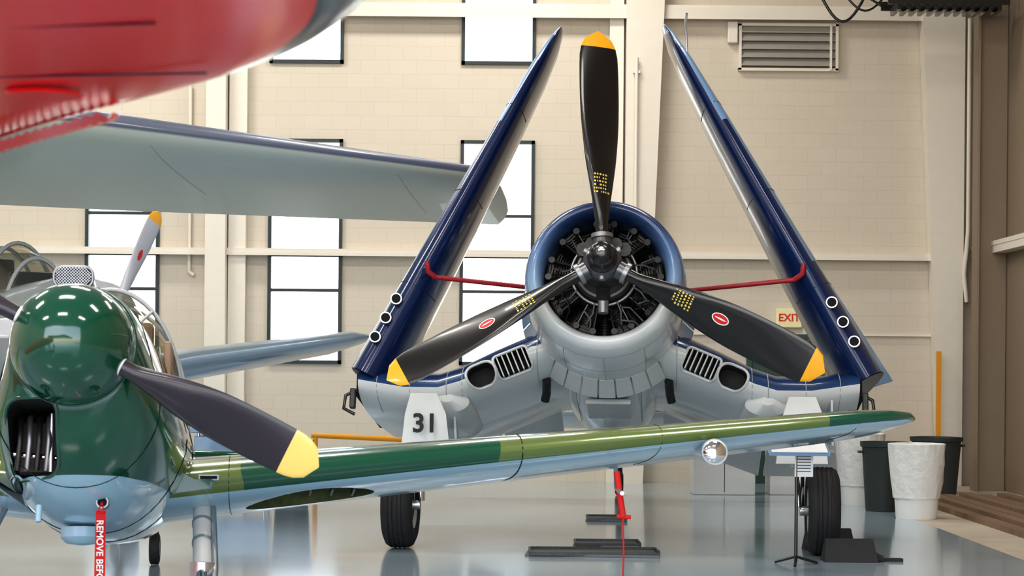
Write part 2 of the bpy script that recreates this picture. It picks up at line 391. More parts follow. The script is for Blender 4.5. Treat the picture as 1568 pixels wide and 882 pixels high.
for i,a in enumerate((92,210,333)):
    d=Vector((math.cos(R(a)),0,math.sin(R(a))))
    cyl('hub_socket_%d'%i,d*.08,d*.24,.085,M_hub,C,MC,r1=.075); cyl('hub_clamp_%d'%i,d*.2,d*.235,.092,M_steel,C,MC)
    d2=Vector((math.cos(R(a+60)),0,math.sin(R(a+60))))
    cyl('counterweight_%d'%i,d2*.1+Vector((0,-.06,0)),d2*.17+Vector((0,-.06,0)),.03,M_steel,C,MC)
rev('dome_ring',[(-.362,.0),(-.365,.025),(-.358,.03)],M_chrome,C,MC,n=20)
prof=[(.95,.50),(.6,.515),(.42,.525),(.365,.545),(.335,.575),(.335,.595),(.36,.63),(.42,.655),(.55,.68),(.85,.70),(1.2,.70),(1.45,.685),(1.45,.66),(1.1,.62),(.96,.56)]
rev('engine_cowl',prof,M_tri,C,MC,n=72,cap=False,ang=60)
rev('engine_backdrop',[(.93,.02),(.94,.57)],M_dark,C,MC)  # dark disc added as a backdrop behind the cylinders
for y in (.56,1.0): rev('cowl_seam',[(y,.682 if y<.6 else .702),(y+.006,.684 if y<.6 else .703)],M_grey,C,MC,n=72,cap=False)
for a in (-90,-60,-120,-20,200,90): tube('cowl_panel_line',[(.684*math.cos(R(a)),.57,.684*math.sin(R(a))),(.7015*math.cos(R(a)),.86,.7015*math.sin(R(a))),(.7015*math.cos(R(a)),1.2,.7015*math.sin(R(a))),(.688*math.cos(R(a)),1.42,.688*math.sin(R(a)))],.003,M_grey,C,MC)
rev('crankcase',[(.12,.11),(.2,.15),(.26,.17),(.30,.235),(.42,.275),(.5,.29),(.9,.29)],M_engine,C,MC)
rev('governor_ring',[(.29,.20),(.28,.215),(.29,.23)],M_steel,C,MC,n=36)
for row,(yy,off_) in enumerate(((.6,0),(.82,20))):
    for k in range(9):
        a=R(90+off_+40*k); d=Vector((math.cos(a),0,math.sin(a))); t=Vector((-d.z,0,d.x))
        pr=[]
        for q in range(9):
            r=.28+q*.022; pr+=[(r,.062),(r+.008,.082),(r+.014,.082),(r+.016,.062)]
        Mk=MC@Matrix.Translation((0,yy,0))@Matrix.Rotation(math.pi/2-a,4,'Y')
        rev('cylinder_%d_%d'%(row,k),pr,M_engine,C,Mk,axis='z',n=20)
        box('head_%d_%d'%(row,k),(0,0,.465),(.13,.13,.07),M_engine,C,Mk,bev=.02)
        if row==0:
            for s_ in (-1,1):
                cyl('pushrod_%d'%k,d*.25+t*.04*s_+Vector((0,.46,0)),d*.47+t*.075*s_+Vector((0,.52,0)),.011,M_black,C,MC,n=8)
                cyl('rocker_%d'%k,d*.47+t*.075*s_+Vector((0,.49,0)),d*.47+t*.075*s_+Vector((0,.58,0)),.028,M_black,C,MC,n=12)
            tube('ignition_lead_%d'%k,[d*.27+t*.02+Vector((0,.34,0)),d*.34+t*.03+Vector((0,.42,0)),d*.43+Vector((0,.5,0))],.008,M_steel,C,MC)
tube('ignition_ring',[(.275*math.cos(2*math.pi*k/40),.36,.275*math.sin(2*math.pi*k/40)) for k in range(40)],.013,M_steel,C,MC,cyc=True)
for x,z in ((-.1,.2),(.1,.2)): cyl('magneto',(x,.16,z),(x,.42,z),.055,M_engine,C,MC)
cyl('distributor_l',(-.17,.22,.17),(-.17,.4,.17),.06,M_engine,C,MC); cyl('distributor_r',(.17,.22,.17),(.17,.4,.17),.06,M_engine,C,MC)
cyl('oil_sump',(0,.3,-.2),(0,.3,-.36),.045,M_steel,C,MC); cyl('governor',(0,.22,-.19),(0,.32,-.22),.06,M_engine,C,MC)
for i in range(22):
    a=R(random.random()*360); r=random.uniform(.3,.45)
    tube('engine_pipe_%d'%i,[(r*math.cos(a),.42,r*math.sin(a)),(r*1.1*math.cos(a+.2),.47,r*1.1*math.sin(a+.2)),(.49*math.cos(a+.25),.55,.49*math.sin(a+.25))],.008,M_steel if i%3==0 else M_black,C,MC)
for k in range(30):
    a0=R(k*12+.6); a1=R(k*12+11.4)
    mid=(math.degrees(a0)+6)%360
    if 40<mid<140: continue
    open_=.10 if 180<mid<360 else .05
    V=[]
    for y,r in ((1.44,.69),(1.72,.69+open_),(1.72,.68+open_),(1.44,.68)):
        for q in range(4):
            a=a0+(a1-a0)*q/3; V.append((r*math.cos(a),y,r*math.sin(a)))
    F=[]
    for i in range(4):
        for q in range(3):
            a=i*4+q; b=((i+1)%4)*4+q; F.append((a,a+1,b+1,b))
    F+= [(0,4,8,12),(3,7,11,15)]
    obj('cowl_flap_%d'%k,V,F,M_tri if not 200<mid<340 else M_lwhite,C,MC,smooth=False)
V,F=loft([egg(*q) for q in ((1.3,.60,.60,.60),(1.9,.63,.70,.60),(2.6,.66,.80,.58),(3.6,.66,.80,.54),(4.6,.6,.68,.47),(6,.5,.46,.34),(7.6,.38,.2,.18),(8.9,.2,.02,.05))])
obj('fuselage',V,F,M_tri,C,MC)
V,F=loft([egg(*q) for q in ((2.9,.6,.1,.28),(3.1,.85,.1,.33),(3.6,1.0,.1,.33),(4.2,.92,.1,.28),(4.9,.62,.1,.2))]); obj('canopy',V,F,M_canopy,C,MC)
wing('tail_fin',[((0,7.4,.3),1.5,.1,(0,1,0),(1,0,0)),((0,7.9,1.2),.9,.09,(0,1,0),(1,0,0)),((0,8.15,1.4),.4,.08,(0,1,0),(1,0,0))],M_tri,C,MC,0)
wing('tailplane',[((-2.4,7.75,.2),.5,.1,(0,1,0),(0,0,1)),((-2.1,7.55,.2),.8,.1,(0,1,0),(0,0,1)),((0,7.2,.2),1.2,.1,(0,1,0),(0,0,1)),((2.1,7.55,.2),.8,.1,(0,1,0),(0,0,1)),((2.4,7.75,.2),.5,.1,(0,1,0),(0,0,1))],M_wingc,C,MC,0)
box('belly_panel',(0,2.3,-.77),(.42,.7,.05),M_lwhite,C,MC,bev=.015)
for x in (-.3,.3): tube('belly_seam',[(x,1.8,-.61),(x,2.4,-.69),(x,3.4,-.68)],.004,M_grey,C,MC)
for sd,nm in ((-1,'left'),(1,'right')):
    ax=(0,1,-.03); up=(0,.03,1)
    secs=[((sd*.25,1.4,-.30),2.7,.20,ax,up),((sd*.55,1.38,-.38),2.65,.20,ax,up),((sd*1.0,1.36,-.58),2.6,.19,ax,up),((sd*1.3,1.36,-.72),2.55,.18,ax,up),((sd*1.5,1.38,-.775),2.5,.175,ax,up),((sd*1.8,1.4,-.77),2.45,.17,ax,up),((sd*2.22,1.42,-.70),2.4,.165,ax,up)]
    w=wing('wing_center_'+nm,secs,M_wingc,C,MC)
    ta=R(-23*sd)
    # two adjoining openings: vaned cooler duct inboard, open duct outboard
    A0=bvh(w)
    for cxo,ww,rad_ in ((-.135,.30,.03),(.165,.25,.085)):
        u_=sd*cxo
        def tr(x,z): return (sd*.96+(x+u_)*math.cos(ta)-z*math.sin(ta),-.585+(x+u_)*math.sin(ta)+z*math.cos(ta))
        cs=[[(tr(x,z)[0],y,tr(x,z)[1]) for x,z in slot_ring(ww,.19,rad_)] for y in (1.1,1.62)]
        V,F=loft(cs); cu=obj('cutter',V,F,M_duct,None,MC); cut(w,cu,M_duct)
        rr=[]
        for x,z in slot_ring(ww+.02,.21,rad_+.01):
            px,pz=tr(x,z); h_=A0.ray_cast(Vector((px,0,pz)),Vector((0,1,0))); rr.append((px,(h_[0].y if h_[0] else 1.45)-.002,pz))
        tube('intake_rim_'+nm,rr,.013,M_lwhite,C,MC,cyc=True)
    for k in range(6):
        x=sd*(-.255+k*.048)
        px=sd*.96+x*math.cos(ta); pz=-.585+x*math.sin(ta)
        box('intake_vane_%d'%k,(px,1.48,pz),(.012,.14,.185),M_lwhite,C,MC,rot=Matrix.Rotation(-ta,3,'Y'))
    A0=bvh(w)
    for xx in (.62,1.28,1.42,1.75,2.05):
        P=[]
        for q in range(24):
            a=R(-40+q*5.5); d=Vector((0,math.cos(a),math.sin(a))); zc=-.38-.42*min(1,max(0,xx-.55)/.85)
            h_=A0.ray_cast(Vector((sd*xx,1.9,zc-.02))-d*1.4,d)
            if h_[0]: P.append(h_[0]-d*.001)
        if len(P)>2: tube('wing_panel_seam',P,.004,M_grey,C,MC)
    box('fold_rib_'+nm,(sd*2.235,2.3,-.70),(.03,1.5,.26),M_dark,C,MC)
    cyl('fold_hinge_'+nm,(sd*2.2,1.55,-.6),(sd*2.24,1.55,-.55),.05,M_hub,C,MC)
    tube('fold_hose_'+nm,[(sd*2.24,1.5,-.78),(sd*2.33,1.46,-.84),(sd*2.35,1.5,-.95),(sd*2.25,1.52,-1.0)],.016,M_black,C,MC)
    box('lock_lug_'+nm,(sd*2.27,1.5,-.86),(.05,.08,.18),M_engine,C,MC,bev=.01)
    V,F=loft([[(sd*1.42+rx*math.cos(2*math.pi*k/20),y,z0_+rz_*math.sin(2*math.pi*k/20)) for k in range(20)] for y,rx,rz_,z0_ in ((1.42,.06,.04,-.86),(1.5,.2,.10,-.88),(1.9,.24,.14,-.90),(2.6,.22,.14,-.88),(3.1,.05,.04,-.85))])
    obj('gear_bay_fairing_'+nm,V,F,M_lwhite,C,MC)
    for j,(xa,xb) in enumerate(((.5,1.05),(1.08,1.45),(1.5,2.15))):
        za=-.3-.42*min(xa,1.4)-.05; zb=-.3-.42*min(xb,1.4)-.05
        prism('flap_%s_%d'%(nm,j),[(sd*xa,3.3,za-.04),(sd*xb,3.3,zb-.04),(sd*xb,4.0,zb-.16),(sd*xa,4.0,za-.16)],(0,0,.03),M_lwhite,C,MC)
for nm,sd,root,tip_,av in (('left',-1,Vector((-1.31,17.45,1.56)),Vector((.43,18.3,4.87)),(.015,1,-.11)),('right',1,Vector((3.12,17.15,1.56)),Vector((1.37,18.2,4.89)),(.13,1,-.12))):
    aft=Vector(av).normalized()
    sp=(tip_-root).normalized(); up=aft.cross(sp)
    if up.x*sd>0: up=-up
    up.normalize()
    secs=[(root,2.35,.178,aft,up),(root.lerp(tip_,.3),2.15,.165,aft,up),(root.lerp(tip_,.7),1.75,.135,aft,up),(root.lerp(tip_,.88),1.45,.115,aft,up),(root.lerp(tip_,.96)+aft*.08,1.15,.09,aft,up),(tip_+aft*.25,.6,.07,aft,up),(tip_+sp*.04+aft*.4,.2,.06,aft,up)]
    ws=wing('folded_wing_'+nm,secs,[M_navy,M_lblue,M_lwhite],C,None,.01)
    for p in ws.data.polygons:
        rel=p.center-root; a_=rel.dot(aft); nrm=p.normal.dot(up)
        if nrm<-.25 and a_>(.26 if sd>0 else .42): p.material_index=1
    d=-aft
    for k in range(3):
        t_=.085+k*.052
        p=root.lerp(tip_,t_)+(-up)*(.07 if sd<0 else .04)
        cyl('gun_tube_%s_%d'%(nm,k),p+aft*.12,p+d*.05,.058,M_steel,C,None,r1=.050)
        cyl('gun_ring_%s_%d'%(nm,k),p+d*.035,p+d*.051,.052,M_alu,C,None); cyl('gun_bore_%s_%d'%(nm,k),p+d*.045,p+d*.056,.041,M_dark,C)
    prism('outer_flap_'+nm,[root.lerp(tip_,.0)+aft*1.35-up*.12,root.lerp(tip_,.42)+aft*1.25-up*.10,root.lerp(tip_,.42)+aft*1.75-up*(.28 if sd>0 else .20),root.lerp(tip_,.0)+aft*1.9-up*(.38 if sd>0 else .27)],up*.02,M_lblue,C)
    rg=[root+aft*(x*2.33)+up*((y*.17+k_)*2.33)-sp*.006 for x,y,k_ in naca(18,.01)]
    obj('fold_root_rib_'+nm,rg,[tuple(range(len(rg)))],M_engine,C,None,smooth=False)
    A0=bvh(ws)
    for t_ in (.24,.5,.75):
        c=root.lerp(tip_,t_)+aft*.5; P=[]
        for q in range(30):
            a=R(-75+q*5.2); dd=aft*math.cos(a)+up*math.sin(a); h_=A0.ray_cast(c-dd*1.2,dd)
            if h_[0]: P.append(h_[0]-dd*.001)
        if len(P)>2: tube('wing_seam',P,.003,M_dark,C)
tube('pitot_mast',[(1.60,18.2,4.55),(1.58,18.15,4.82),(1.585,18.1,4.9)],.012,M_chrome,C)
tube('jury_strut_left',[(-.72,17.6,2.42),(.8,18.1,2.29)],.022,M_redrod,C); tube('jury_strut_right',[(2.54,17.5,2.42),(1.2,18.0,2.29)],.022,M_redrod,C)
tube('strut_hook_left',[(-.70,17.6,2.42),(-.76,17.55,2.47),(-.77,17.55,2.56)],.025,M_redrod,C)
tube('strut_hook_right',[(2.52,17.5,2.42),(2.58,17.45,2.47),(2.59,17.45,2.56)],.025,M_redrod,C)
for nm,x,y in (('left',-.98,17.45),('right',2.72,17.1)):
    wheel('main_wheel_'+nm,(x,y,.385),.385,.27,C,-5)
    xs=x+(.17 if nm=='left' else -.2)
    tube('gear_strut_'+nm,[(xs,y+.15,1.3),(xs,y+.05,.75)],.075,M_lwhite,C); tube('oleo_'+nm,[(xs,y+.05,.75),(xs,y,.42)],.045,M_chrome,C)
    tube('axle_'+nm,[(xs,y,.385),(x,y,.385)],.045,M_alu,C)
    tube('brake_hose_'+nm,[(xs,y-.08,1.1),(xs-.03,y-.1,.7),(xs,y-.05,.42)],.012,M_black,C)
    xd=x+.22 if nm=='left' else x-.2
    prism('gear_door_'+nm,[(xd-.13,y-.22,1.38),(xd+.10,y-.22,1.38),(xd+.18,y-.18,1.20),(xd+.225,y-.12,.80),(xd-.225,y-.12,.80),(xd-.18,y-.18,1.20)],(0,.03,0),M_white,C)
    if nm=='left': text('number_31','31',(xd,y-.235,1.11),.23,M_txtblk,C,rot=(82,0,0),bold=.006)
    prism('gear_side_door_'+nm,[(xs+.28,y+.1,1.35),(xs+.28,y+.9,1.25),(xs+.30,y+.75,.95),(xs+.30,y+.15,.95)],(.02,0,0),M_lwhite,C)
    tube('drag_brace_'+nm,[(xs,y+.1,1.05),(xs,y+.9,1.15)],.03,M_lwhite,C)
wheel('tail_wheel',(1.38,25.0,.15),.15,.1,C,-5); tube('tail_strut',[(1.38,25,.15),(1.38,25.0,.6),(1.38,24.7,.75)],.04,M_engine,C)
for x in (-.55,.55): tube('exhaust_%s'%('a' if x<0 else 'b'),[(x,1.75,-.62),(x*1.02,1.95,-.70),(x*1.05,2.0,-.76)],.04,M_engine,C,MC)
# chocks
e=empty('wheel_chock',(2.95,16.75,0))
for dx,dy in ((.12,-.54),(.12,.54)):
    V=[(2.72-.2+dx,17.1+dy-.13,0),(2.72+.25+dx,17.1+dy-.13,0),(2.72+.25+dx,17.1+dy+.13,0),(2.72-.2+dx,17.1+dy+.13,0),(2.72-.18+dx,17.1+dy-.03,.19),(2.72+.22+dx,17.1+dy-.03,.19),(2.72+.22+dx,17.1+dy+.03,.19),(2.72-.18+dx,17.1+dy+.03,.19)]
    obj('chock_block',V,[(0,1,2,3),(4,5,6,7),(0,1,5,4),(1,2,6,5),(2,3,7,6),(3,0,4,7)],M_rubber,e,smooth=False)
box('chock_bar',(3.12,17.1,.03),(.05,1.2,.04),M_rubber,e); box('chock_foot',(3.22,16.6,.012),(.2,.1,.024),M_rubber,e)
for i,(x,y,w,d) in enumerate(((.72,17.0,1.15,.55),(.88,17.85,.6,.5),(1.02,20.9,.42,.5))):
    e=empty('drip_pan',(x,y,0)); box('tray',(x,y,.01),(w,d,.02),M_cardb,e,rot=Matrix.Rotation(R(-5),3,'Z'),bev=.004)
    for s_ in (-1,1): box('lip',(x,y+s_*d*.47,.025),(w*.96,.02,.03),M_engine,e)
    for s_ in (-1,1): box('lip_side',(x+s_*w*.48,y,.025),(.02,d*.92,.03),M_engine,e)
e=empty('placard_stand',(2.39,16.2,0))
cyl('pole',(2.36,16.2,.03),(2.36,16.2,.94),.014,M_black,e)
for a in (20,140,260): tube('foot_%d'%a,[(2.36,16.2,.07),(2.36+.2*math.cos(R(a)),16.2+.2*math.sin(R(a)),.012)],.012,M_black,e)
box('board',(2.36,16.16,.97),(.5,.3,.02),M_lblue,e,rot=Matrix.Rotation(R(20),3,'X')); box('page',(2.36,16.145,.985),(.46,.26,.008),M_paper,e,rot=Matrix.Rotation(R(20),3,'X'))
box('hanging_page',(2.42,16.19,.83),(.15,.006,.2),M_paper,e)
for q_ in range(6): box('print_line',(2.42,16.185,.90-q_*.025),(.11,.003,.006),M_txtblk,e)
# ------------------------------------------------------------ GREEN TRAINER
G=empty('green_trainer_airplane',(-2.05,10,0))
MG=frame((-2.05,9.15,1.69),9,7)
def pear(y,top,bot,hw,k):
    """egg section whose shoulders are pinched by k above the belly (inverted-vee engine cowl)"""
    out_=[]
    for x,yy,z in egg(y,top,bot,hw,56,.92):
        s=min(1,max(0,(.12-z)/.50)); s=s*s*(3-2*s)
        out_.append((x*(k+(1-k)*s),yy,z))
    return out_
V,F=loft([pear(*q) for q in ((.0,.275,.275,.275,1),(.012,.292,.31,.295,1),(.06,.305,.40,.325,.93),(.15,.315,.52,.375,.83),(.32,.33,.65,.44,.74),(.7,.35,.76,.50,.68),(1.2,.37,.80,.53,.66),(1.9,.38,.80,.54,.68),(3,.38,.72,.49,.75),(4.2,.34,.55,.38,.85),(5.6,.26,.36,.24,1),(7.2,.2,.15,.06,1))])
body=obj('fuselage',V,F,M_gbody,G,MG,ang=60)
bvb=bvh(body)
ring=slot_ring(.235,.33,.06); V,F=loft([[(-.195+x,y,-.415+z) for x,z in ring] for y in (-.3,.62)])
cut(body,obj('cutter',V,F,M_dark,None,MG),M_dark)
def on_body(x,z,o=.004):
    h=bvb.ray_cast(Vector((x,-1,z)),Vector((0,1,0))); return (x,(h[0].y if h[0] else .2)-o,z)
tube('intake_rim',[on_body(-.195+x,-.415+z) for x,z in slot_ring(.255,.35,.07)],.008,M_green,G,MG,cyc=True)
for k in range(4):
    x=-.28+k*.045
    tube('exhaust_pipe_%d'%k,[(x,.5,-.27),(x+.01,.32,-.30),(x+.015,.28,-.42),(x,.32,-.55)],.014,M_steel if k%2 else M_engine,G,MG)
box('engine_block',(-.2,.55,-.42),(.22,.1,.28),M_engine,G,MG,bev=.02)
cyl('engine_tube_a',(-.12,.3,-.28),(-.12,.3,-.56),.012,M_alu,G,MG); cyl('engine_tube_b',(-.3,.34,-.47),(-.1,.34,-.49),.012,M_chrome,G,MG)
pr=[(-.40*math.cos(a),.288*math.sin(a)**.9) for a in [math.pi/2*k/20 for k in range(1,21)]]
pr=[(-.401,.004)]+pr+[(-.0,.28)]
rev('spinner',pr,M_green,G,MG,n=64)
rev('spinner_seam',[(-.045,.2895),(-.04,.2905),(-.035,.2895)],M_pblue,G,MG,n=64,cap=False)
for i,a in enumerate((-27,153)):
    blade('propeller_blade_%d'%(i+1),.2,1.28,.25,[M_blade2,M_lyel],G,MG@Matrix.Translation((0,-.14,0)),a,tip=.15,root=.04,twist0=48,twist1=20,peak=.5,hand=1)
    d=Vector((math.cos(R(a)),0,math.sin(R(a))))
    cyl('blade_socket_%d'%i,d*.22+Vector((0,-.14,0)),d*.268+Vector((0,-.14,0)),.044,M_white,G,MG)
def seam(y,n=60,a0=0,a1=360):
    P=[]
    for k in range(n+1):
        a=R(a0+(a1-a0)*k/n); o=Vector((2*math.sin(a),y,2*math.cos(a)-.15)); h=bvb.ray_cast(o,Vector((-math.sin(a),0,-math.cos(a))))
        if h[0]: P.append(h[0]-(Vector((-math.sin(a),0,-math.cos(a)))*.0005))
    return P
for y in (.30,1.15,1.7): tube('panel_seam',seam(y),.0025,M_dark,G,MG)
MS=MG@Matrix.Translation((-.035,.28,.385))
ring=slot_ring(.185,.10,.04)
V,F=loft([[(x*s,y,z*s+dz) for x,z in ring] for y,s,dz in ((0,1,0),(.25,1,-.01),(.6,.7,-.06))]); obj('top_scoop',V,F,M_green,G,MS)
tube('scoop_rim',[(x,0,z) for x,z in ring],.008,M_steel,G,MS,cyc=True)
obj('scoop_dark',[(x*.95,-.003,z*.95) for x,z in ring],[tuple(range(len(ring)))],M_dark,G,MS,smooth=False)
for k in range(-8,16):
    for s_ in (1,-1):
        pts=[]
        for q in range(12):
            z=-.046+q*.0084; x=(-.09+k*.0144+s_*(z))
            if abs(x)<.088-max(0,abs(z)-.02)*.8: pts.append((x,-.009,z))
        if len(pts)>2: tube('scoop_mesh',pts,.0016,M_alu,G,MS)
V,F=loft([egg(*q) for q in ((.5,.38,.1,.03),(.55,.41,.1,.14),(.9,.42,.1,.16),(1.0,.38,.1,.12))]); obj('cowl_hump',V,F,M_black,G,MG)
V,F=loft([egg(*q) for q in ((1.5,.34,.1,.30),(1.75,.52,.1,.38),(2.0,.66,.1,.41),(2.9,.72,.1,.41),(3.8,.6,.1,.37),(4.4,.36,.1,.25))],cap=False); obj('canopy',V,F,M_canopy,G,MG)
for y,t_,h_ in ((1.52,.35,.305),(2.0,.665,.415),(2.9,.725,.415),(3.8,.605,.375)):
    r_=egg(y,t_,.1,h_,n=64); up_=[p for p in r_ if p[2]>.03]; up_.sort(key=lambda p:math.atan2(p[0],p[2])); tube('canopy_frame',up_,.013,M_grey,G,MG)
for s_ in (-1,1):
    tube('canopy_rail',[(s_*.305,1.52,.05),(s_*.385,1.76,.05),(s_*.415,2,.05),(s_*.415,2.9,.05),(s_*.37,3.8,.05)],.018,M_grey,G,MG)
    tube('windscreen_post',[(s_*.14,1.52,.31),(s_*.20,1.76,.445),(s_*.24,2,.54)],.010,M_grey,G,MG)
M_leather=mat('tan_leather',(.34,.22,.14),.6)
box('cockpit_coaming',(0,1.95,.30),(.5,.35,.16),M_leather,G,MG,bev=.05); box('seat_back',(0,2.7,.3),(.42,.08,.6),M_leather,G,MG,bev=.03); box('cockpit_side_trim',(.345,2.4,.19),(.04,1.4,.26),M_leather,G,MG,bev=.01)
MGi=MG.inverted()
def gl(x,y,z): return MGi@Vector((x,y,z))
rootR=gl(-1.72,10.45,.985); tipR=gl(2.43,11.40,1.372)
ax=Vector((0,1,-.02)); 
for sd in (1,-1):
    r0=rootR.copy(); t0=tipR.copy()
    if sd<0: r0.x*=-1; t0.x*=-1
    inn=r0.lerp(t0,-.08)
    up=Vector((-sd*.1,.02,1))
    secs=[(inn,2.0,.17,ax,up),(r0,1.95,.165,ax,up),(r0.lerp(t0,.5),1.5,.145,ax,up),(r0.lerp(t0,.9),1.15,.12,ax,up),(r0.lerp(t0,.955)+ax*.05,1.0,.115,ax,up),(r0.lerp(t0,.985)+ax*.12,.78,.10,ax,up),(t0+ax*.25,.42,.09,ax,up),(t0+ax*.37+Vector((sd*.012,0,0)),.15,.08,ax,up)]
    wg=wing('wing_%s'%('right' if sd>0 else 'left'),interp(secs,3),M_gwing,G,MG)
    rings=[]
    for k_ in range(9):
        t_=k_/8; y=inn.y+.02+1.8*t_; hh=.12+.26*math.sin(math.pi*min(1,t_*1.1)); w_=.06+.20*math.sin(math.pi*min(1,t_*1.05+.05))
        rings.append([(sd*(.40),y,inn.z-.03),(sd*(.42),y,inn.z+hh),(sd*(.46),y,inn.z+hh*.65),(sd*(.49+w_*.35),y,inn.z+hh*.38),(sd*(.52+w_),y,inn.z+.05),(sd*(.5+w_),y,inn.z+.0)])
    V,F=loft(rings); obj('wing_root_fillet',V,F,M_fillet,G,MG,ang=70)
    if sd>0:
        bw=bvh(wg)
        q=r0.lerp(t0,.155)
        rings=[]
        for z in (-.5,-.045):
            rings.append([(q.x+.36*math.cos(a),q.y+.44+.30*math.sin(a),q.z+z) for a in [2*math.pi*k/32 for k in range(32)]])
        V,F=loft(rings); M_well=mat('wheel_well_olive',(.07,.09,.035),.7,var=.6,scale=20)
        cut(wg,obj('cutter',V,F,M_well,None,MG),M_well)
        for k in range(5): box('well_rib_%d'%k,(q.x-.24+k*.12,q.y+.44,q.z-.06),(.012,.36,.05),M_engine,G,MG)
        for t_ in (.05,.43,.62,.9):
            c=r0.lerp(t0,t_); P=[]
            for k in range(40):
                a=R(-60+k*6.5); d=Vector((0,math.cos(a),math.sin(a)))
                o=c+Vector((0,.35,0)) - d*1.0
                h=bw.ray_cast(o,d)
                if h[0]: P.append(h[0]-d*.001)
            if len(P)>2: tube('wing_seam_%d'%int(t_*100),P,.0035 if t_==.43 else .002,M_dark,G,MG)
        c=r0.lerp(t0,.025); box('data_plate',(c.x,c.y-.008,c.z+.01),(.11,.012,.03),M_pblue,G,MG,bev=.004); box('data_plate_inner',(c.x,c.y-.014,c.z+.01),(.09,.006,.016),M_dark,G,MG)
        c=r0.lerp(t0,.69)+Vector((0,0,-.065))
        cyl('landing_light_can',c+Vector((0,.2,-.01)),c+Vector((0,-.02,-.05)),.07,M_alu,G,MG)
        Ml=MG@Matrix.Translation(c+Vector((0,-.02,-.05)))
        rev('landing_light_lens',[(-.03,.005),(-.027,.03),(-.018,.055),(0,.07)],M_chrome,G,Ml,n=24); cyl('landing_light_rim',c+Vector((0,-.015,-.05)),c+Vector((0,-.025,-.05)),.076,M_steel,G,MG)
        wp=MG@(r0.lerp(t0,.565)+Vector((0,.25,-.12)))
        tube('pitot_tube',[wp,wp+Vector((0,-.1,-.12)),wp+Vector((.02,-.35,-.13))],.012,M_alu,G)
        tube('pitot_cover',[wp+Vector((.0,-.15,-.02)),wp+Vector((.015,-.17,-.14)),wp+Vector((.035,-.18,-.27))],.018,M_redcloth,G)
        tube('cover_collar',[wp+Vector((.0,-.18,-.27)),wp+Vector((.08,-.18,-.275))],.012,M_redcloth,G)
        s0=wp+Vector((.035,-.18,-.28))
        tube('streamer_cord',[s0,s0+Vector((.006,0,-.2)),s0+Vector((0,.0,-.45)),s0+Vector((.008,0,-.62))],.005,M_redcloth,G)
    wp=MG@(r0.lerp(t0,.015)+Vector((0,.30,-.10)))
    ft=Vector((wp.x+.14*sd,wp.y-.85,.23))
    mid=wp.lerp(ft,.5)
    tube('gear_leg',[wp,mid],.050,M_lwhite,G); tube('gear_oleo',[mid,ft+Vector((0,0,.05))],.036,M_chrome,G)
    tube('gear_side_tube',[wp+Vector((.06,.0,0)),mid+Vector((.07,0,0)),ft+Vector((.05,0,.1))],.016,M_alu,G)
    cyl('gear_collar',mid+Vector((0,0,.03)),mid-Vector((0,.01,.06)),.065,M_alu,G)
    for q_ in (.15,.3): cyl('gear_band',wp.lerp(ft,q_),wp.lerp(ft,q_+.02),.056,M_alu,G)
    wheel('main_wheel',(ft.x+.1*sd,ft.y,.23),.23,.15,G,7); tube('axle',[ft,ft+Vector((.1*sd,0,0))],.03,M_alu,G)
wheel('tail_wheel',tuple(MG@Vector((0,6.8,-.35)))[:2]+(.13,),.13,.08,G,7)
tp=MG@Vector((0,6.8,0)); tube('tail_strut',[(tp.x,tp.y,.13),tp],.03,M_alu,G)
wing('tail_fin',[((0,6.1,.15),1.2,.1,(0,1,0),(1,0,0)),((0,6.6,1.0),.7,.09,(0,1,0),(1,0,0)),((0,6.8,1.15),.3,.08,(0,1,0),(1,0,0))],M_green,G,MG,0)
wing('tailplane',[((-1.5,6.5,.2),.4,.1,(0,1,0),(0,0,1)),((-1.3,6.3,.2),.7,.1,(0,1,0),(0,0,1)),((0,6.1,.2),.9,.1,(0,1,0),(0,0,1)),((1.3,6.3,.2),.7,.1,(0,1,0),(0,0,1)),((1.5,6.5,.2),.4,.1,(0,1,0),(0,0,1))],M_green,G,MG,0)
px,py,pz=on_body(.11,-.69,.0)
cyl('chin_socket',(px,py+.05,pz),(px,py-.05,pz),.030,M_steel,G,MG); cyl('chin_socket_bore',(px,py-.045,pz),(px,py-.053,pz),.023,M_dark,G,MG)
wp=MG@Vector((px,py-.05,pz))
V=[(wp.x-.03,wp.y-.0,wp.z-.04),(wp.x+.02,wp.y-.0,wp.z-.04),(wp.x+.022,wp.y-.02,wp.z-.25),(wp.x+.02,wp.y-.015,wp.z-.52),(wp.x-.035,wp.y-.015,wp.z-.52),(wp.x-.03,wp.y-.02,wp.z-.25)]
obj('warning_tag',V,[(0,1,2,5),(5,2,3,4)],M_redcloth,G,None,smooth=False)
text('tag_lettering','REMOVE BEFORE FLIGHT',(wp.x-.006,wp.y-.024,wp.z-.34),.046,M_white,G,rot=(90,90,0),bold=.001)
tube('tag_loop',[wp+Vector((0,0,0)),wp+Vector((-.02,-.01,-.05)),wp+Vector((.01,-.01,-.05)),wp],.004,M_redcloth,G)
tube('drain_pipe',[MG@Vector((-.17,.3,-.72)),MG@Vector((-.17,.28,-.80))],.014,M_pblue,G)
rev('antenna_bulge',[(0,.11),(-.05,.11),(-.08,.08),(-.09,.01)],M_pblue,G,MG@Matrix.Translation((-.02,.9,-.78)),axis='z',n=30)
Vv=[]
for k in range(28):
    a=2*math.pi*k/28; Vv.append(on_body(-.33+.06*math.cos(a),-.60+.045*math.sin(a),.004))
tube('chin_grille_rim',Vv,.006,M_pblue,G,MG,cyc=True); obj('chin_grille',Vv,[tuple(range(28))],M_engine,G,MG,smooth=False)
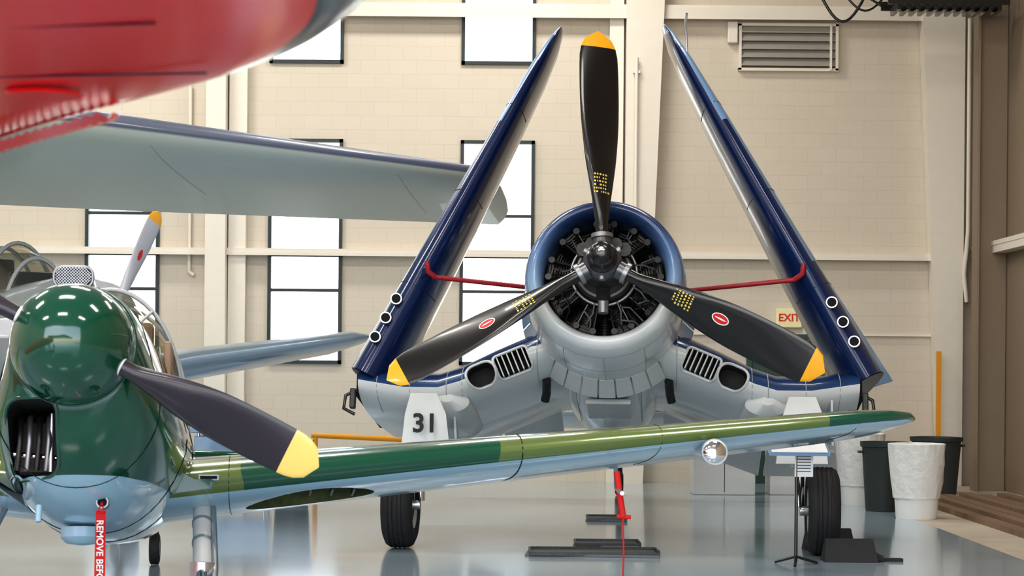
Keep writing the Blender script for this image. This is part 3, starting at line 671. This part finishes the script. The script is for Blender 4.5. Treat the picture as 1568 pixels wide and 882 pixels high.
# ------------------------------------------------------------ GREY WING (large aircraft at left)
LW=empty('grey_transport_airplane',(-8,20,0))
k=1.15
tipLE=Vector((-.42*k,19.1*k,1.6+1.93*k)); rtLE=Vector((-3.95*k,15.2*k,1.6+1.98*k))
axx=Vector((.12,1,-.17)).normalized(); dirr=(tipLE-rtLE).normalized(); upp=dirr.cross(axx).normalized()
if upp.z<0: upp=-upp
far=rtLE-dirr*5
secs=[(far,3.9*k,.14,axx,upp),(rtLE,3.2*k,.13,axx,upp),(rtLE.lerp(tipLE,.5),2.7*k,.125,axx,upp),(tipLE,2.2*k,.12,axx,upp),(tipLE+dirr*.17*k+axx*.12,1.75*k,.11,axx,upp),(tipLE+dirr*.28*k+axx*.35,1.2*k,.1,axx,upp),(tipLE+dirr*.34*k+axx*.6,.5*k,.1,axx,upp)]
gw=wing('wing',interp(secs,3),M_gwgrey,LW,None,.02)
A0=bvh(gw)
for t_ in (.25,.8):
    P=[]
    for q_ in range(12):
        o=rtLE.lerp(tipLE,t_)+axx*(.2+.18*q_)-upp*2; h_=A0.ray_cast(o,upp)
        if h_[0]: P.append(h_[0]-upp*.002)
    if len(P)>2: tube('wing_panel_line',P,.004,M_grey,LW)
# ------------------------------------------------------------ GREY background fighter
K=1.2
def kk(x,y,z): return Vector((x*K,y*K,1.6+(z-1.6)*K))
B=empty('grey_fighter_airplane',(-4.4*K,16*K,0))
MB=frame(kk(-3.13,15,1.92),3,35)
V,F=loft([egg(*q,p=.9) for q in ((0,.25,.25,.25),(.1,.40,.42,.40),(.5,.50,.52,.5),(1.4,.5,.6,.55),(2.4,.5,.62,.52),(4,.42,.5,.4),(6,.3,.25,.2),(7,.2,.05,.05))]); obj('fuselage',V,F,M_grey,B,MB)
rev('spinner',[(-.3,.01),(-.27,.08),(-.15,.17),(0,.22)],M_grey,B,MB)
M_pblade=mat('grey_prop_blade',(.50,.50,.54),.35,coat=.3)
for i,a in enumerate((64,184,304)):
    bo,mb=blade('propeller_blade_%d'%i,.15,1.17,.21,[M_pblade,M_yel],B,MB@Matrix.Translation((0,-.12,0)),a,tip=.1,root=.04,twist0=45,twist1=20)
    if i==0:
        bv=bvh(bo)
        V=[];F=[];na=24
        for rr_ in (0,.5,1):
            for k in range(na):
                a_=2*math.pi*k/na; x_=.024*rr_*math.cos(a_); z_=.70+.055*rr_*math.sin(a_); h_=bv.ray_cast(Vector((x_,-1,z_)),Vector((0,1,0))); V.append((x_,(h_[0].y if h_[0] else 0)-.004,z_))
        for r_ in range(2):
            for k in range(na): a_=r_*na+k; b_=r_*na+(k+1)%na; F.append((a_,b_,b_+na,a_+na))
        obj('logo',V,F,M_txtred,B,mb)
V,F=loft([egg(*q) for q in ((1.3,.46,.1,.28),(1.6,.75,.1,.36),(2.1,.95,.1,.42),(3.0,.95,.1,.40),(4.0,.5,.1,.25))],cap=False); obj('canopy',V,F,M_canopy,B,MB)
for y,t_,h_ in ((1.3,.465,.285),(1.6,.755,.365),(2.1,.955,.425),(2.55,.955,.42),(3.0,.955,.405),(3.5,.72,.33)):
    r_=egg(y,t_,.1,h_,n=48); up_=[p for p in r_ if p[2]>.2]; up_.sort(key=lambda p:math.atan2(p[0],p[2])); tube('canopy_frame',up_,.022,M_grey,B,MB)
box('headrest',(0,2.7,.6),(.35,.1,.5),M_black,B,MB,bev=.03); box('instrument_panel',(0,1.7,.5),(.5,.1,.25),M_black,B,MB,bev=.03)
text('code_letter','7',(.545,1.2,.12),.42,M_txtblk,B,rot=(90,0,90),M=MB,bold=.01)
secs=[(kk(-3.6,16.2,1.45),2.4,.15,(-.3,1,-.14),(0,.16,1)),(kk(-2.75,16.9,1.66),2.1,.15,(-.3,1,-.14),(0,.16,1)),(kk(-1.42,17.7,1.88),1.4,.12,(-.3,1,-.14),(0,.16,1)),(kk(-1.28,18.0,1.89),.6,.1,(-.3,1,-.14),(0,.16,1))]
wing('wing_right',interp(secs,3),M_silver,B)
secs=[(kk(-3.8,16.2,1.45),2.4,.15,(-.5,1,-.16),(0,.16,1)),(kk(-6.2,14.6,1.75),1.4,.11,(-.5,1,-.16),(0,.16,1))]
wing('wing_left',secs,M_silver,B)
for x,y in ((-4.0,20.1),(-5.6,19.0)):
    wheel('main_wheel',(x,y,.32),.32,.18,B,35); tube('gear_leg',[(x,y,.32),(x-.1,y+.3,1.35)],.05,M_alu,B)
tp=MB@Vector((0,6.5,0)); wheel('tail_wheel',(tp.x,tp.y,.13),.13,.08,B,35); tube('tail_leg',[(tp.x,tp.y,.13),tp],.03,M_alu,B)
wing('tail_fin',[((0,5.9,.15),1.2,.1,(0,1,0),(1,0,0)),((0,6.4,1.2),.7,.09,(0,1,0),(1,0,0))],M_grey,B,MB,0)
# ------------------------------------------------------------ RED AIRPLANE (wing overhead at left)
RW=empty('red_airplane',(-3,4,0))
z0=2.14
pts=[(-.13,2.2),(-.15,2.6),(-.19,2.95),(-.25,3.2),(-.33,3.42),(-.45,3.66),(-.62,3.92),(-.85,4.25),(-1.05,4.55),(-1.3,4.95),(-1.55,5.2),(-2.2,5.45),(-3.2,5.5),(-4.4,5.4),(-4.6,4),(-4.5,2.2),(-3.4,1.6),(-2,1.45),(-1,1.4),(-.5,1.5),(-.25,1.75)]
cen=Vector((-2.3,3.5)); 
def cr(pts,m=5):
    o=[];n=len(pts)
    for i in range(n):
        p0,p1,p2,p3=[Vector(pts[(i+j-1)%n]) for j in range(4)]
        for k in range(m):
            t=k/m; o.append(.5*((2*p1)+(-p0+p2)*t+(2*p0-5*p1+4*p2-p3)*t*t+(-p0+3*p1-3*p2+p3)*t**3))
    return o
out=cr(pts); rings=[]
prof_=[(0,.075),(.004,.055),(.012,.035),(.025,.018),(.04,.008),(.055,.001),(.08,-.004),(.15,-.012),(.3,-.02),(.6,-.02),(.93,-.02)]
top_=[(0,.075),(.02,.12),(.1,.2),(.25,.25),(.5,.28),(.9,.28)]
for t,z in reversed(top_[1:]): rings.append([(p.x+(cen.x-p.x)*t,p.y+(cen.y-p.y)*t,z0+z) for p in out])
for t,z in prof_: rings.append([(p.x+(cen.x-p.x)*t,p.y+(cen.y-p.y)*t,z0+z) for p in out])
V,F=loft(rings)
M_navyb=mat('navy_tip_gloss',(.008,.010,.03),.15,spec=.25)
rw=obj('wing',V,F,[M_red,M_navyb],RW,ang=60,midx=lambda c:1 if (c.z>z0+.0 and c.x>-.58 and c.y<3.85) else 0)
# ribbed aileron skin set into the trailing edge, follows the planform edge
edge=[(-.80,4.17),(-.85,4.25),(-1.05,4.55),(-1.3,4.95),(-1.55,5.2),(-2.2,5.43)]
def ey(x):
    for (a,b),(c,d) in zip(edge,edge[1:]):
        if a>=x>=c: return b+(d-b)*(x-a)/(c-a)
    return edge[-1][1]
V=[];F=[];nx=160
for i in range(nx+1):
    x=-.84-i*.008; w_=.0035*math.cos(i*math.pi/2); ye=ey(x)
    for y,z in ((ye-.30,-.034),(ye-.16,-.030),(ye-.08,-.018),(ye-.03,.006)): V.append((x,y,z0+z+w_))
for i in range(nx):
    for j in range(3): a=i*4+j; F.append((a,a+1,a+5,a+4))
obj('ribbed_aileron',V,F,M_red,RW,smooth=False)
rev('inspection_cover',[(0,.002),(0,.07),(.006,.075)],M_red,RW,Matrix.Translation((-.90,3.75,z0-.026)),axis='z',n=32)
for y in (3.0,3.5,): tube('wing_seam',[(-.55-.3*q,y+.04*q,z0-.016-.002*q) for q in range(5)],.002,M_navyb,RW)
MR=frame((-5.4,1.0,1.9),8,0)
V,F=loft([egg(*q) for q in ((0,.4,.4,.4),(.2,.6,.6,.6),(1,.7,.75,.65),(3,.7,.8,.62),(5,.6,.6,.5),(7,.35,.3,.25),(8.5,.2,.1,.08))]); obj('fuselage',V,F,M_red,RW,MR)
for x in (-4.6,-6.2): wheel('main_wheel',(x,2,.35),.35,.2,RW); tube('gear_leg',[(x,2,.35),(x+(.3 if x<-5 else -.3),2.2,1.4)],.05,M_alu,RW)
# ------------------------------------------------------------ bins etc
def can(name,x,y,r,h,m,bag=False):
    e=empty(name,(x,y,0)); M0=Matrix.Translation((x,y,0))
    rev('body',[(0,r*.78),(.02,r*.8),(h*.92,r*.97),(h*.93,r*1.04),(h,r*1.06),(h*.995,r*.98),(h*.9,r*.94),(.05,r*.76)],m,e,M0,axis='z',n=36)
    if bag:
        rev('liner',[(h*.28,r*.90),(h*.5,r*.99),(h*.75,r*1.05),(h*.95,r*1.08),(h*1.02,r*1.1),(h*1.03,r*1.04),(h*.9,r*.9),(h*.6,r*.8)],M_bag,e,M0,axis='z',n=80,cap=False,rj=lambda a,z:.025*math.sin(a*9+z*9)+.015*math.sin(a*23-z*14))
    else:
        for s_ in (-1,1): box('handle',(s_*r*1.05,0,h*.85),(.05,.12,.03),m,e,M0,bev=.008)
can('trash_can',4.45,21.5,.28,.80,M_white,True)
can('trash_can',4.30,22.6,.26,.80,M_bin)
can('trash_can',4.20,23.6,.27,.84,M_white,True)
can('trash_can',5.62,25.9,.33,.75,M_bin)
can('trash_can',-2.55,22.8,.24,.75,M_bin)
e=empty('orange_barrier',(-1.9,24.5,0)); tube('rail',[(-2.5,24.5,.75),(-1.2,24.5,.70)],.035,M_orange,e)
for x in (-2.45,-1.25): cyl('post',(x,24.5,0),(x,24.5,.74),.03,M_orange,e)
e=empty('tool_cart',(-3.1,23.5,0)); box('top',(-3.4,24.0,.82),(1.0,.5,.06),M_lblue,e,bev=.01); box('body',(-3.4,24.0,.5),(.9,.45,.5),M_lblue,e,bev=.01)
for a in (-.4,.4):
    for b in (-.2,.2): cyl('leg',(-3.4+a,24.0+b,0),(-3.4+a,24.0+b,.8),.02,M_alu,e)
def cabinet(name,x,y,w,d,h,m):
    e=empty(name,(x,y,0)); box('carcass',(x,y,h/2),(w,d,h),m,e,bev=.01); box('top',(x,y,h+.012),(w+.04,d+.04,.024),M_grey,e)
    box('door_gap',(x,y-d/2-.001,h/2),(.008,.004,h*.9),M_dark,e); box('handle',(x+.05,y-d/2-.012,h*.6),(.015,.02,.1),M_alu,e)
cabinet('storage_cabinet',2.75,25.5,.8,.5,.72,M_lwhite); cabinet('storage_cabinet',3.7,25.6,.7,.5,.85,M_lwhite); cabinet('storage_cabinet',4.5,26.7,.5,.4,.95,M_grey)
# ------------------------------------------------------------ lights
def area(name,loc,size,power,col,rot=(0,0,0),sy=None):
    l=bpy.data.lights.new(name,'AREA'); l.shape='RECTANGLE'; l.size=size; l.size_y=sy or size; l.energy=power; l.color=col
    o=bpy.data.objects.new(name,l); COL.objects.link(o); o.location=loc; o.rotation_euler=[R(a) for a in rot]; return o
for i,(x,y) in enumerate(((-9,4),(-3,4),(3,4),(-9,12),(-3,11),(3,11),(-9,20),(-3,19),(3,19),(-6,25),(0,25))):
    area('hangar_lamp_%d'%(i+1),(x,y,8.9),2.4,(250 if y<24 else 210)*(.62 if x>2 else 1),(1,.95,.87),sy=1.0)
W=bpy.data.worlds.new('W'); S.world=W; W.use_nodes=True
nt=W.node_tree; bg=nt.nodes['Background']; sky=nt.nodes.new('ShaderNodeTexSky')
try:
    sky.sky_type='NISHITA'; sky.sun_disc=False; sky.sun_elevation=R(45); sky.sun_rotation=R(200)
except Exception: pass
mx=nt.nodes.new('ShaderNodeMix'); mx.data_type='RGBA'; mx.inputs[0].default_value=.85; mx.inputs[7].default_value=(1,1,1,1)
nt.links.new(sky.outputs[0],mx.inputs[6]); nt.links.new(mx.outputs[2],bg.inputs[0]); bg.inputs[1].default_value=2.2
# ------------------------------------------------------------ camera
cam=bpy.data.cameras.new('camera'); co=bpy.data.objects.new('camera',cam); COL.objects.link(co)
cam.sensor_width=36; cam.lens=36*3000/1568; cam.shift_y=124/1568
co.matrix_world=Matrix.Translation((0,0,1.6))@Matrix.Rotation(R(90),4,'X')@Matrix.Rotation(R(.5),4,'Z')
cam.dof.use_dof=True; cam.dof.focus_distance=16.3; cam.dof.aperture_fstop=6.5
cam.clip_end=300
S.camera=co
S.view_settings.view_transform='Standard'
try: S.view_settings.look='Medium High Contrast'
except Exception as ex: print(ex)
